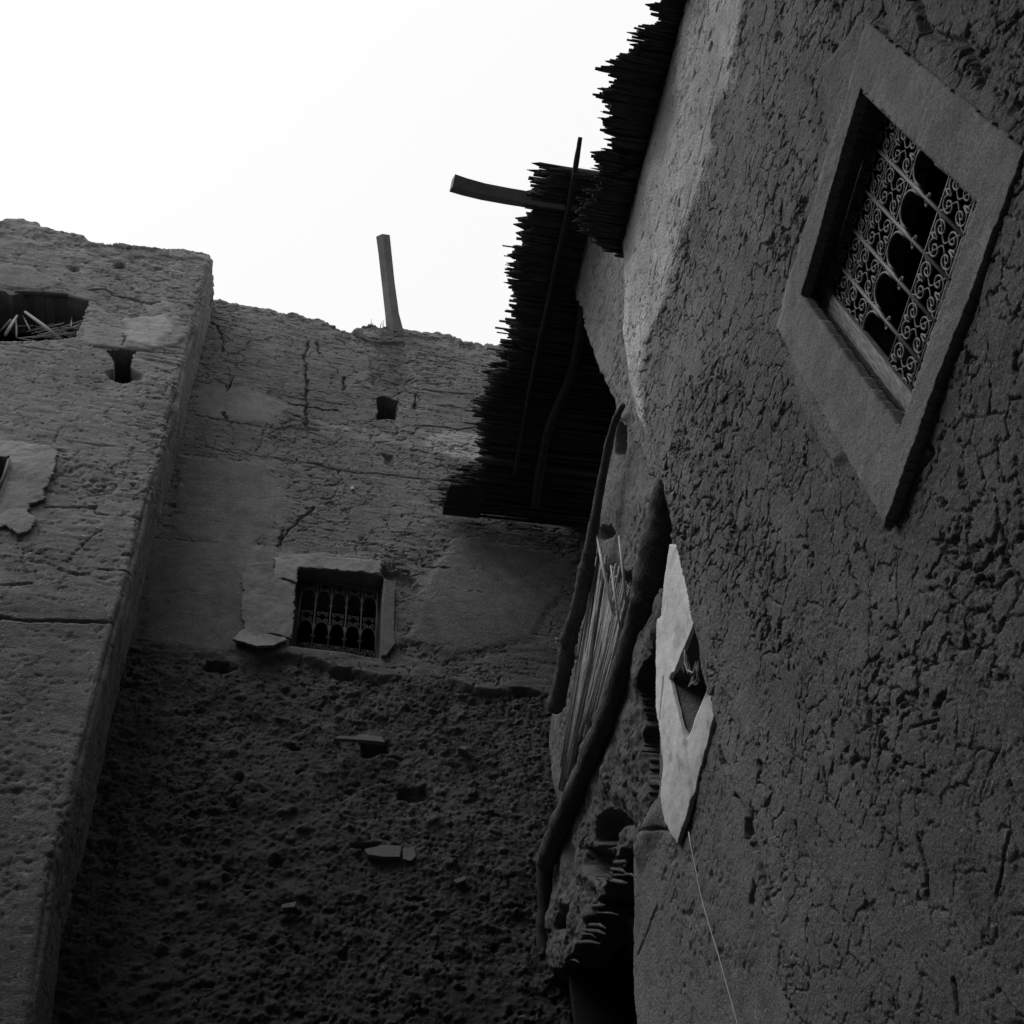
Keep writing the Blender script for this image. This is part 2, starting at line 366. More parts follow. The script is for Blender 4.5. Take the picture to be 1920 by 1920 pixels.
def spiral(c, r, turns, a0, sgn=1, n=26):
    o = []
    for i in range(n):
        t = i/(n-1); a = a0+sgn*turns*2*math.pi*t; rr = r*(1-.86*t)
        o.append((c[0]+rr*math.cos(a), c[1]+rr*math.sin(a)))
    return o
def grille(W, H, bays, rows, to3, r, parent_win, m1=None):
    """wrought iron: bars with collars, scroll bands and arches. local x 0..W, y 0 (top)..H (down)"""
    bars = Geo(); scr = Geo()
    bw_ = W/bays
    T = lambda q, g_, rr, k=6: g_.tube([to3(*p) for p in q], rr, k)
    T([(0, 0), (W, 0)], bars, r); T([(0, H), (W, H)], bars, r); T([(0, 0), (0, H)], bars, r); T([(W, 0), (W, H)], bars, r)
    for b in range(1, bays):
        T([(b*bw_, -.0), (b*bw_, H)], bars, r*1.05, 6)
    y = 0
    for kind, hh in rows:
        y0 = y*H; y1 = (y+hh)*H; y += hh; hgt = y1-y0
        for b in range(bays):
            cx = (b+.5)*bw_; hw = bw_/2
            if kind == 'arch':
                q = []
                for i in range(15):
                    a = math.pi*(i/14); q.append((cx-math.cos(a)*hw*.82, y0+hw*.62-math.sin(a)*hw*.62))
                q = [(cx-hw*.82, y0+hw*1.0)]+q+[(cx+hw*.82, y0+hw*1.0)]
                T(q, scr, r*.75, 5)
                # thick fluted sleeve and collars on the bar
                if b > 0:
                    for o in (-.9, 0, .9): T([(b*bw_+o*r, y0+hgt*.12), (b*bw_+o*r, y0+hgt*.60)], bars, r*.85, 5)
                    for yy in (.10, .62): T([(b*bw_-r*2.6, y0+hgt*yy), (b*bw_+r*2.6, y0+hgt*yy)], bars, r*.9, 5)
                    for sg in (-1, 1):
                        T([(b*bw_+sg*r*1.5, y0+hgt*.64)]+spiral((b*bw_+sg*hw*.22, y0+hgt*.66), hw*.13, 1.0, math.pi if sg > 0 else 0, sg, 12), scr, r*.55, 5)
            else:
                for sg in (-1, 1):
                    R0 = min(hw*.46, hgt*.23)
                    T([(cx, y0+hgt*.02), (cx+sg*hw*.12, y0+R0*.5)]+spiral((cx+sg*hw*.48, y0+R0*1.15), R0, 1.55, math.pi*(1.0 if sg > 0 else 0), sg), scr, r*.60, 5)
                    T([(cx, y1-hgt*.02), (cx+sg*hw*.12, y1-R0*.5)]+spiral((cx+sg*hw*.48, y1-R0*1.15), R0, 1.55, math.pi*(1.0 if sg > 0 else 0), -sg), scr, r*.60, 5)
                    if kind == 'tall':
                        qq = [(cx+sg*hw*(.06+.88*abs(math.cos(math.pi*i_/16))**1.5), y0+hgt*(.02+.96*i_/16)) for i_ in range(17)]
                        T(qq, scr, r*.50, 5)
        T([(0, y1), (W, y1)], scr, r*.62, 5)
    o = bars.obj('bars', m1 or IRON, parent_win); o2 = scr.obj('scrollwork', m1 or IRON, parent_win)
    return o

# window set back in the wall
win = Geo()
def yz3(p, x): return np.array([x, p[0], p[1]])
xo = XR+.085
fa = [OA, OB, OC, OD]; cen = (sum(p[0] for p in fa)/4, sum(p[1] for p in fa)/4)
def lerp2(a, b, t): return (a[0]+(b[0]-a[0])*t, a[1]+(b[1]-a[1])*t)
ins = [lerp2(p, cen, .05) for p in fa]
for i in range(4):
    j = (i+1) % 4
    win.prism([yz3(fa[i], xo), yz3(fa[j], xo), yz3(ins[j], xo), yz3(ins[i], xo)], (.05, 0, 0))
wo = win.obj('window', DARKWOOD, rh, False)
st = Geo()
st.prism([yz3(lerp2(OD, OA, .0), xo-.02), yz3(OC, xo-.02), yz3(lerp2(OC, OB, .085), xo-.02), yz3(lerp2(OD, OA, .085), xo-.02)], (.02, 0, 0))
st.obj('far_stile', mat('weathered_wood', .34, bump=((25, .8, .01),), stretch=(1, 1, .12), mott=.4), wo, False)
def gr3(x, y):
    u = x/1.0; v = y/1.0
    top = lerp2(ins[0], ins[3], u); bot = lerp2(ins[1], ins[2], u); p = lerp2(top, bot, v)
    return np.array([XR+.078, p[0], p[1]])
grille(1.0, 1.0, 5, [('tall', .20), ('tall', .20), ('arch', .26), ('tall', .20), ('scroll', .14)], gr3, .0066, wo)
def recess(name, poly3, d, parent, material=INTERIOR):
    n = len(poly3); G = Geo(); d = np.array(d, float); P = [np.array(p, float) for p in poly3]
    G.v = P+[p+d for p in P]; G.n = 2*n
    for i in range(n):
        j = (i+1) % n; G.q.append((i, j, n+j, n+i))
    G.q.append(tuple(range(n, 2*n))) if n == 4 else None
    return G.obj(name, material, parent, False)
recess('interior', [yz3((OA[0]-.1, OA[1]+.1), XR+.14), yz3((OB[0]-.1, OB[1]-.1), XR+.14), yz3((OC[0]+.1, OC[1]-.1), XR+.14), yz3((OD[0]+.1, OD[1]+.1), XR+.14)], (1.0, 0, 0), wo)

# reed eaves --------------------------------------------------------
def reeds(prof, xin, z0, z1, ymin, ymax, seed, step=.006, rr=(.005, .011), jit=.05, outl=.12):
    """prof: (y, x_left_end) profile. reeds lie across the eave, stacked a few deep, broken at their ends"""
    rg = random.Random(seed); G = Geo(); py_ = np.array([p[0] for p in prof]); px_ = np.array([p[1] for p in prof]); o = np.argsort(py_)
    y = ymin
    while y < ymax:
        for lay in range(3):
            yy = y+rg.uniform(-step, step); z = z0+(z1-z0)*(lay+rg.random()*.8)/3
            xl = float(np.interp(yy, py_[o], px_[o]))
            cl = float(fbm(np.array([yy*9.]), np.array([lay*1.7]), 2, seed)[0])*jit*1.8+float(fbm(np.array([yy*38.]), np.array([lay*2.3]), 2, seed+5)[0])*jit*1.3
            xl += rg.uniform(-.15, .55)*jit*.6+cl+.25*jit
            if rg.random() < .05: xl -= rg.uniform(.2, 1)*outl
            r = rg.uniform(*rr)
            dy = rg.gauss(0, .010); dz = rg.gauss(0, .006)
            p0 = np.array([xl, yy+dy, z+dz]); p1 = np.array([xin, yy, z]); mid = (p0+p1)/2+np.array([0, rg.gauss(0, .005), rg.gauss(0, .004)])
            G.tube([p0, p0+(mid-p0)*.12, mid, p1], [r*rg.uniform(.6, 1), r, r, r], 5, cap=True)
        y += step
    if outl > 0:
        y = ymin
        while y < ymax:
            xl = float(np.interp(y, py_[o], px_[o]))+rg.uniform(-1.0, .8)*jit*1.3; z = rg.uniform(z0, z1); r = rg.uniform(.010, .028)*(rr[1]/.008)**.5
            p0 = np.array([xl, y+rg.gauss(0, .012), z]); p1 = np.array([xin, y, z])
            L_ = rg.uniform(.05, .14); q1 = p0+np.array([L_*.5, 0, 0]); q2 = p0+np.array([L_, 0, 0])
            G.tube([p0, q1, q2, p1], [r*.12, r*.55, r, r], 5)
            if rg.random() < .18: G.tube([p0-np.array([rg.uniform(.03, .10), rg.gauss(0, .01), 0]), p1], [r*.25, r*.3], 4)
            y += rg.uniform(.015, .05)
    return G
pr = [(onz(p, RT+.02)[1], onz(p, RT+.02)[0]) for p in [(1240, -40), (1222, 15), (1262, 45), (1215, 60), (1185, 85), (1172, 105), (1165, 150), (1155, 195), (1150, 240), (1150, 280), (1128, 320), (1125, 360), (1100, 400), (1092, 425), (1125, 452)]]
G = reeds(pr, XR+.28, RT+.012, RT+.10, -.4, 2.40, 5, jit=.085, outl=.04)
eave = G.obj('reed_eave', REED, rh); eave['label'] = 'dark broken reeds sticking out under the top of the wall'
sheet('mud_coping', np.arange(-.4, 2.42, .03), np.arange(XR-.05, XR+.4, .03), lambda u, v: (np.stack([v, u, np.full(u.shape, RT+.22)], -1), np.stack([u*0, u*0, u*0+1], -1)),
      lambda u, v: u > -9, lambda u, v: .03*fbm(u*5, v*5, 3, 3), lambda u, v: basetone(u, v, 3), MUD, rh, back=.12)

g = Geo(); g.box((4.3, 0.2, 9.6), (1.1, 2.8, 2.9)); g.box((2.75, -.2, 8.6), (.44, 2.4, 1.1)); g.obj('sky_blocker', mat('blocker_mud', .15), rh, False)  # boxes added out of view to block sky light from the right
# ================================================================== second house with the whitewashed window surround
XS = 1.56
sh = empty('mud_house', (XS+.3, 3.5, 0), 'mud house beside the black passage, with a white surround round its small window', 'house')
s_out = yz([(1300, 1000), (1262, 1020), (1238, 1170), (1240, 1500), (1215, 1560), (1190, 1612), (1191, 1700), (1188, 1750), (1188, 1820), (1192, 1880), (1197, 1920), (1208, 2050)], XS)
s_out = [(2.7, s_out[0][1])]+s_out+[(s_out[-1][0], 1.0), (2.7, 1.0)]
s_open = yz([(1296, 1190), (1320, 1292), (1295, 1382), (1269, 1292)], XS)
so0, so1, sz0, sz1 = 2.75, max(p[0] for p in s_open), min(s_open[1][1], s_open[2][1]), max(s_open[0][1], s_open[3][1])
s_op = [(2.75, sz1), (so1, sz1), (so1, sz0), (2.75, sz0)]
def s_disp(u, v):
    d = relief(u, v, 31, .45, .10, 1.2, .8, .7)-deep(u, v)
    for q in (yz([(1196, 1790), (1215, 1750), (1235, 1700)], XS), yz([(1215, 1560), (1240, 1552), (1265, 1560)], XS)):
        d -= .02*np.clip(1-dline(u+.01*fbm(u*20, v*20, 2, 3), v, q)/.008, 0, 1)
    d += .03*sst(.12, .0, dline(u, v, yz([(1235, 1530), (1205, 1590)], XS)))
    return d
sheet('wall', np.arange(2.7, 4.6, .0075), np.arange(2.6, 6.2, .0075), posR(XS), lambda u, v: (sdp(u, v, s_out)+.012*fbm(u*12, v*12, 3, 8) > 0) & ~inpoly(u, v, s_op) & ~((v < 4.22) & (u < 2.885)), s_disp,
      lambda u, v: basetone(u, v, 33), MUD, sh, back=.35)
sheet('wall_base', np.arange(2.86, 4.3, .05), np.arange(0, 2.61, .05), posR(XS), lambda u, v: u > -9, lambda u, v: .02*fbm(u*2, v*2, 3, 2), lambda u, v: basetone(u, v, 33), MUD, sh, back=.3)
w_out = yz([(1256, 1022), (1241, 1130), (1236, 1180), (1236, 1230), (1236, 1330), (1246, 1390), (1248, 1440), (1243, 1495), (1250, 1535), (1268, 1572), (1276, 1582), (1290, 1540), (1300, 1500), (1312, 1440), (1322, 1400), (1337, 1350), (1380, 1200), (1330, 1030)], XS-.010)
ys = [p[0] for p in w_out]; zs = [p[1] for p in w_out]
ridge = yz([(1283, 1330), (1288, 1400), (1296, 1455), (1301, 1500)], XS-.010)
groove = yz([(1250, 1272), (1246, 1310), (1243, 1350)], XS-.010)
def w_disp(u, v):
    d = .007*fbm(u*6, v*6, 3, 4)+.002*fbm(u*30, v*30, 3, 4)
    # the left part stands a little proud of the part under the opening
    yy = np.interp(v, [p[1] for p in ridge[::-1]], [p[0] for p in ridge[::-1]])
    d += .014*sst(-.01, .01, u-yy)
    d -= .012*np.clip(1-dline(u, v, groove)/.008, 0, 1)
    return d
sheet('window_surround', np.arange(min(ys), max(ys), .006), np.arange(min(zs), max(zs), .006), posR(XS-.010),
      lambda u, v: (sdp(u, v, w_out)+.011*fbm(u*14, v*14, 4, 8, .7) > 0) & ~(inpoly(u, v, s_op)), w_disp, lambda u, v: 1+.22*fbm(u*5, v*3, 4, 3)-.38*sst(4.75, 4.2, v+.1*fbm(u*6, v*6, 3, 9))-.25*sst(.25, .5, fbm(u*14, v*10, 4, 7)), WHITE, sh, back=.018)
recess('window_interior', [yz3((2.6, sz1+.05), XS+.02), yz3((so1+.03, sz1+.05), XS+.02), yz3((so1+.03, sz0-.03), XS+.02), yz3((2.6, sz0-.03), XS+.02)], (.8, 0, 0), sh)
# withered sprig hanging in the little window
sp = empty('dried_plant', tuple(onx((1290, 1250), XS-.04)), 'small withered plant hanging in the black window of the white surround', 'plant')
G = Geo(); Gl = Geo(); rg = random.Random(4)
pth = [onx(p, XS-.05) for p in [(1284, 1218), (1284, 1240), (1288, 1256), (1299, 1262), (1306, 1250), (1308, 1275), (1297, 1282)]]
G.tube(pth, .004, 5); G.obj('stem', STALK, sp)
for p in [(1284, 1220), (1280, 1228), (1286, 1233), (1285, 1243), (1279, 1248), (1290, 1252), (1294, 1260), (1303, 1246), (1307, 1252), (1300, 1262), (1297, 1274), (1308, 1266), (1306, 1278), (1295, 1280), (1289, 1248)]:
    c = onx(p, XS-.05); a = rg.random()*6.3; L_ = rg.uniform(.018, .034)
    d1 = np.array([rg.uniform(-.3, .3), math.cos(a), math.sin(a)])*L_; d2 = np.array([rg.uniform(-.3, .3), -math.sin(a), math.cos(a)])*L_*.45
    Gl.prism([c-d1, c-d1*.3-d2, c+d1*.3-d2*.9, c+d1, c+d1*.3+d2*.9, c-d1*.3+d2], (.002, 0, 0))
Gl.obj('leaves', LEAF, sp, False)
# cord hanging down the wall
G = Geo()
cq = [(1291, 1560), (1296, 1590), (1303, 1622), (1311, 1665), (1319, 1698), (1331, 1740), (1338, 1762), (1347, 1790), (1357, 1828), (1366, 1860), (1376, 1895), (1384, 1925), (1395, 1965)]
G.tube([onx(p, XS-.03) for p in cq], .0022, 5, wob=.5)
props(G.obj('cord', PALE, None), label='thin pale cord hanging down the mud wall below the white window surround', category='cord')

# ================================================================== overhanging gallery house between the alley and the far wall
XM = 1.8; ZE = 9.62
gh = empty('gallery_house', (XM+.4, 4.8, 0), 'ruined mud house with a wide reed eave and crooked logs above a black passage', 'house')
pier = yz([(1122, 322), (1104, 350), (1090, 400), (1078, 440), (1072, 500), (1076, 556), (1086, 575), (1090, 615), (1108, 650), (1117, 680), (1140, 720), (1150, 735), (1158, 750), (1164, 770), (1260, 980), (1330, 900), (1330, 300)], XM)
lg = lambda p: (ray(*p))
def m_disp(u, v):
    d = relief(u, v, 51, 1.1, .09, 1.4, 1.2, 1.2)+.02*fbm(u*6, v*3, 3, 4)
    return d
ys = [p[0] for p in pier]; zs = [p[1] for p in pier]
sheet('pier_wall', np.arange(min(ys), max(ys), .009), np.arange(min(zs), max(zs), .009), posR(XM), lambda u, v: (sdp(u, v, pier)+.02*fbm(u*14, v*14, 3, 8) > 0) & (v < ZE+.02), m_disp,
      lambda u, v: basetone(u, v, 53)*1.15, MUD, gh, back=.3)
# mud between the two logs
XM2 = 1.86
mid_ = yz([(1160, 745), (1140, 830), (1120, 940), (1098, 1040), (1080, 1130), (1062, 1200), (1040, 1300), (1030, 1400), (1030, 1560), (1080, 1480), (1130, 1380), (1190, 1240), (1240, 1100), (1290, 1000), (1260, 850), (1200, 760)], XM2)
pit = yz([(1150, 1075), (1162, 1066), (1172, 1072), (1190, 1068), (1192, 1085), (1182, 1095), (1172, 1115), (1160, 1130), (1150, 1110)], XM2)
pit2 = yz([(1120, 990), (1140, 985), (1150, 1000), (1135, 1010), (1122, 1020)], XM2); pit3 = yz([(1158, 790), (1172, 800), (1172, 855), (1160, 870), (1150, 850)], XM2)
ys = [p[0] for p in mid_]; zs = [p[1] for p in mid_]
def m2_disp(u, v):
    d = relief(u, v, 61, .8, .08, 1.2, 1.4, 1.5)+.02*fbm(u*5, v*5, 3, 44)
    for q in (pit, pit2, pit3): d -= .10*sst(-.005, .02, sdp(u, v, q)+.02*fbm(u*20, v*20, 2, 3))
    return d
sheet('broken_wall', np.arange(min(ys), max(ys), .009), np.arange(min(zs), max(zs), .009), posR(XM2), lambda u, v: sdp(u, v, mid_)+.02*fbm(u*14, v*14, 3, 8) > 0, m2_disp,
      lambda u, v: basetone(u, v, 63)*1.05, MUD, gh, back=.25)
LOGW = mat('dark_log', .075, rough=.85, bump=((26, 1.0, .014), (90, .6, .005)), stretch=(1, .35, 1), mott=.45)
def log(name, pts, rad, parent, material=LOGW, k=16, wob=.20, seed=1, label=None):
    # smooth the path
    P = [np.array(p, float) for p in pts]; n = len(P); out_ = []; rr = []
    for i in range(n-1):
        p0 = P[max(i-1, 0)]; p1 = P[i]; p2 = P[i+1]; p3 = P[min(i+2, n-1)]
        for t in np.linspace(0, 1, 9)[:-1]:
            out_.append(.5*((2*p1)+(-p0+p2)*t+(2*p0-5*p1+4*p2-p3)*t*t+(-p0+3*p1-3*p2+p3)*t**3)); rr.append(rad[i]*(1-t)+rad[i+1]*t)
    out_.append(P[-1]); rr.append(rad[-1])
    _rl = random.Random(seed); rr = [r*(1+.03*math.sin(i*.9+seed)+.05*math.sin(i*.23+seed*2)+_rl.uniform(-.05, .05)+(.16 if _rl.random() < .05 else 0)) for i, r in enumerate(rr)]
    g_ = Geo(); g_.tube(out_, rr, k, wob=wob, seed=seed)
    o = g_.obj(name, material, parent)
    if label: o['label'] = label
    return o, g_
l1 = [onx(p, XM-.05) for p in [(1168, 760), (1150, 800), (1132, 880), (1118, 960), (1106, 1030), (1097, 1080), (1084, 1140), (1066, 1200), (1056, 1260), (1040, 1330)]]
o1, _ = log('log_beam', l1, [.018, .022, .028, .032, .040, .050, .052, .055, .055, .058], gh, seed=3, label='thin crooked log on the left, outermost of the two')
G = Geo(); G.tube([onx((1054, 1196), XM-.04), onx((1047, 1200), XM-.07), onx((1042, 1198), XM-.08)], [.02, .016, .010], 8, wob=.2); G.obj('broken_branch', WOOD, o1)
l2px = [(1250, 900), (1238, 960), (1225, 1040), (1212, 1110), (1190, 1180), (1166, 1260), (1140, 1340), (1106, 1420), (1075, 1490), (1045, 1560), (1022, 1620)]
l2 = [onx(p, XM-.05-.12*i/10) for i, p in enumerate(l2px)]
log('log_beam', l2, [.055, .075, .085, .078, .066, .06, .062, .062, .064, .062, .058], gh, seed=8, label='thick crooked log running down to the corner')
log('dark_upright', [onx((1022, 1600), 1.64), onx((1020, 1700), 1.65), onx((1018, 1800), 1.65), onx((1022, 1910), 1.66), onx((1030, 2050), 1.66)], [.06, .045, .05, .05, .05], gh, DARKWOOD, seed=5)  # dark upright put into the gap beside the lower wall
# stalks packed between the logs
rg = random.Random(12); G = Geo()
for i in range(70):
    t = rg.random(); a = (1112+t*70, 1010+abs(rg.gauss(0, 50))+t*70); L_ = rg.uniform(.45, 1)
    ex = 1048+t*75; ey = 1500-t*150-(1-L_)*120
    m = ((a[0]+ex)/2+rg.uniform(-4, 4)+4, (a[1]+ey)/2)
    xx = XM+.015+rg.uniform(-.02, .02)
    if ex > 1120: xx += .01
    r = rg.uniform(.008, .018)
    G.tube([onx(a, xx), onx(m, xx+rg.uniform(-.01, .01)), onx((ex, ey), xx-.02)], [r*.5, r, r*.9], 6)
for a, b, c, r in [((1160, 1005), (1168, 1070), (1175, 1140), .010), ((1118, 1000), (1130, 1060), (1150, 1150), .012), ((1145, 1060), (1152, 1110), (1165, 1190), .008)]:
    G.tube([onx(a, XM-.03), onx(b, XM-.035), onx(c, XM-.02)], [r*.5, r, r*.7], 6)
G.obj('stalk_infill', STALK, gh)
# lower wall beside the black passage
XL = 1.70
low = yz([(1215, 1215), (1203, 1260), (1198, 1300), (1202, 1360), (1204, 1400), (1212, 1430), (1222, 1460), (1230, 1500), (1225, 1530), (1208, 1560), (1188, 1575), (1170, 1590), (1150, 1610), (1140, 1660), (1122, 1690), (1128, 1700), (1108, 1720), (1090, 1760), (1078, 1790), (1050, 1820), (1040, 1850), (1030, 1880), (1018, 1860), (1030, 1740), (1040, 1650), (1058, 1560), (1090, 1450), (1140, 1330), (1180, 1230), (1240, 1100), (1260, 1180)], XL)
pits = [yz(q, XL) for q in ([(1118, 1535), (1135, 1512), (1165, 1520), (1180, 1545), (1160, 1560), (1140, 1590), (1112, 1580)], [(1100, 1590), (1130, 1585), (1150, 1620), (1130, 1660), (1105, 1640)], [(1055, 1700), (1075, 1700), (1070, 1760), (1045, 1740)])]
ys = [p[0] for p in low]; zs = [p[1] for p in low]
def l_disp(u, v):
    lo = sst(5.9, 5.5, v)
    d = relief(u, v, 71, .5, .10, 1.2, 1.0, 1.0)*(1+1.2*lo)+.05*lo*fbm(u*7, v*7, 4, 12)
    for q in pits: d -= .14*sst(-.01, .03, sdp(u, v, q)+.02*fbm(u*20, v*20, 2, 3))
    return d
sheet('lower_wall', np.arange(min(ys), max(ys), .009), np.arange(min(zs), max(zs), .009), posR(XL), lambda u, v: sdp(u, v, low)+.03*fbm(u*14, v*14, 3, 8) > 0, l_disp,
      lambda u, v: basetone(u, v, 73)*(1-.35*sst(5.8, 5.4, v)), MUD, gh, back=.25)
# reed stumps poking out of the broken edge
rg = random.Random(7); G = Geo()
for p in [(1125, 1632), (1128, 1644), (1165, 1618), (1158, 1630), (1162, 1642), (1140, 1697), (1130, 1712), (1120, 1720), (1112, 1735), (1108, 1745), (1085, 1768), (1090, 1772), (1070, 1795), (1076, 1790), (1060, 1803), (1068, 1800), (1120, 1700), (1100, 1752), (1150, 1650)]:
    dx_ = rg.uniform(10, 42); a = onx((p[0]-12, p[1]-1), XL+.01); b_ = onx((p[0]+dx_*.5, p[1]+rg.uniform(-3, 5)), XL-.02); c_ = onx((p[0]+dx_, p[1]+rg.uniform(-3, 9)), XL-.01)
    r = rg.uniform(.005, .012); G = Geo(); G.tube([a, b_, c_], [r, r, r*.5], 6, wob=.2)
    if rg.random() < .5: G.obj('reed_stump', LOGW, gh)
# passage: reed ceiling, inner walls
G = reeds([(3.0, 1.93), (6.0, 1.93)], 3.4, 6.18, 6.26, 3.45, 5.95, 15, step=.022, rr=(.010, .018), jit=.03, outl=.0)
G.obj('passage_ceiling', REED, gh)
g = Geo(); g.box((2.95, 4.6, 6.36), (.98, 1.35, .07)); g.box((3.5, 4.6, 3.1), (.1, 1.35, 3.1)); g.box((2.75, 3.2, 3.1), (.75, .08, 3.1)); g.obj('passage_shell', INTERIOR, gh, False)
g = Geo(); g.box((2.62, 5.94, 3.1), (.88, .03, 3.1)); g.obj('passage_dark_panel', INTERIOR, gh, False)  # added near-black panel that stands in for the passage's deep shade
# gallery interior
g = Geo(); g.box((3.1, 4.6, 7.0), (.9, 1.36, .08)); g.box((3.3, 4.6, 8.3), (.1, 1.36, 1.3)); g.box((2.6, 3.0, 8.3), (.65, .08, 1.3)); g.box((2.6, 4.5, ZE+.22), (.9, 1.5, .05)); g.obj('gallery_shell', INTERIOR, gh, False)
g = Geo(); g.box((3.95, 5.3, 11.4), (1.75, 1.0, 1.5)); g.obj('sky_blocker', bpy.data.materials['blocker_mud'], gh, False)  # hidden box added above the eave to keep sky light out
# wide reed eave
ep = [(1120, 325), (1060, 322), (1015, 330), (1003, 345), (1005, 370), (990, 395), (985, 430), (975, 455), (968, 500), (963, 545), (965, 590), (958, 625), (945, 655), (930, 700), (912, 730), (905, 770), (898, 800), (912, 830), (905, 860), (880, 885), (850, 905), (838, 912), (835, 940), (834, 968)]
prm = [(onz(p, ZE)[1], onz(p, ZE)[0]) for p in ep[2:]]
y_near = onz((1015, 318), ZE)[1]
G = reeds(prm, 3.2, ZE, ZE+.12, y_near, 6.02, 25, step=.0105, rr=(.007, .015), jit=.07, outl=.08)
me_ = G.obj('reed_eave', REED, gh)
def pole(name, pxs, z, rad, parent, seed, material=WOOD, zs_=None):
    P = [onz(p, (zs_[i] if zs_ else z)) for i, p in enumerate(pxs)]
    return log(name, P, rad, parent, material, 10, .06, seed)[0]
pole('pole', [(1088, 258), (1078, 320), (1066, 390), (1048, 470), (1030, 560), (1010, 650), (990, 750), (966, 890)], ZE-.035, [.017, .02, .022, .023, .023, .022, .021, .02], me_, 3, DARKWOOD)
pole('pole', [(1095, 560), (1085, 640), (1068, 710), (1030, 800), (1010, 900), (1004, 950)], ZE-.06, [.035, .038, .04, .04, .038, .036], me_, 6, DARKWOOD)
# square-cut beam end jutting over the alley
def beam(name, P, rad, parent, material=WOOD, label=None, k=10):
    g_ = Geo(); g_.tube(P, [r*1.2 for r in rad], 4 if rad[0] > .03 else 7, wob=.06, seed=4); o = g_.obj(name, material, parent, rad[0] < .03)
    if label: o['label'] = label
    return o
beam('beam', [onz(p, ZE+.04) for p in [(848, 343), (870, 350), (905, 359), (950, 368), (1000, 376), (1080, 388)]], [.057, .056, .055, .054, .055, .055], me_, mat('grey_wood', .22, rough=.85, bump=((30, .6, .008),), mott=.25))
beam('pole', [onz(p, ZE+.05) for p in [(1017, 312), (1060, 320), (1130, 330)]], [.010, .011, .011], me_)
g = Geo(); P0 = onz((840, 912), ZE-.01); P1 = onz((832, 966), ZE-.01)
for i in range(4):
    a = P0+(P1-P0)*(i/4); b = P0+(P1-P0)*((i+.93)/4); xo_ = [.01, .0, -.006, -.012][i]
    a = a+np.array([xo_, 0, 0]); b = b+np.array([xo_, 0, 0])
    g.prism([a, b, b+np.array([.34, 0, 0]), a+np.array([.34, 0, 0])], (0, 0, .025))
g.obj('board', DARKWOOD, me_, False)
sheet('mud_roof', np.arange(y_near+.02, 6.0, .04), np.arange(1.62, 3.3, .04), lambda u, v: (np.stack([v, u, np.full(u.shape, ZE+.24)], -1), np.stack([u*0, u*0, u*0+1], -1)),
      lambda u, v: u > -9, lambda u, v: .03*fbm(u*5, v*5, 3, 3), lambda u, v: basetone(u, v, 3), MUD, gh, back=.13)

# ================================================================== far house facing the camera
fh = empty('tall_mud_house', (.6, 6.4, 0), 'tall mud house with a small grilled window and a wooden spout on its ragged parapet', 'house')
cw_ = .55
def posC(y0):
    n = np.array([SKEW, -1, 0.]); n /= np.linalg.norm(n)
    def f(u, v):
        P = np.stack([u, y0+SKEW*u, v], -1); N_ = np.broadcast_to(n, P.shape).copy(); return P, N_
    return f
par = xz([(380, 556), (410, 561), (440, 566), (480, 573), (520, 582), (545, 586), (590, 594), (622, 606), (640, 617), (657, 620), (668, 612), (690, 609), (712, 612), (735, 614), (752, 611), (790, 622), (820, 620), (850, 632), (880, 640), (945, 650), (1100, 676)])
par_u = np.array([p[0] for p in par]); par_v = np.array([p[1] for p in par])
hole = xz([(707, 745), (716, 740), (728, 743), (748, 750), (745, 784), (738, 789), (720, 786), (706, 789)])
cwin = xz([(557, 1062), (718, 1086), (716, 1226), (600, 1217), (545, 1214)])
Wx0, Wx1 = xz([(548, 1150)])[0][0], xz([(718, 1150)])[0][0]; Wz1 = xz([(640, 1072)])[0][1]; Wz0 = xz([(640, 1226)])[0][1]
smoothC = [xz(q) for q in ([(362, 722), (420, 722), (480, 738), (545, 765), (520, 785), (512, 800), (440, 790), (365, 782)], [(330, 850), (500, 870), (560, 960), (470, 1030), (330, 1010)], [(270, 1010), (460, 1020), (560, 1035), (700, 1040), (740, 1090), (760, 1215), (600, 1240), (270, 1215)],
            [(760, 1200), (850, 1230), (1000, 1200), (1080, 1050), (860, 1000), (800, 1080)])]
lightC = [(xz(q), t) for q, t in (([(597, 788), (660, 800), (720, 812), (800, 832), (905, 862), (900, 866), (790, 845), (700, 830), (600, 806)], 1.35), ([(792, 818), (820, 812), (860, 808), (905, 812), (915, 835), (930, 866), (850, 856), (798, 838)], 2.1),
            ([(362, 722), (420, 722), (480, 738), (545, 765), (515, 800), (440, 790), (365, 782)], 1.2), ([(678, 612), (712, 610), (716, 628), (684, 626)], 1.4), ([(440, 1015), (520, 1030), (715, 1045), (720, 1060), (520, 1050), (450, 1100)], 1.15))]
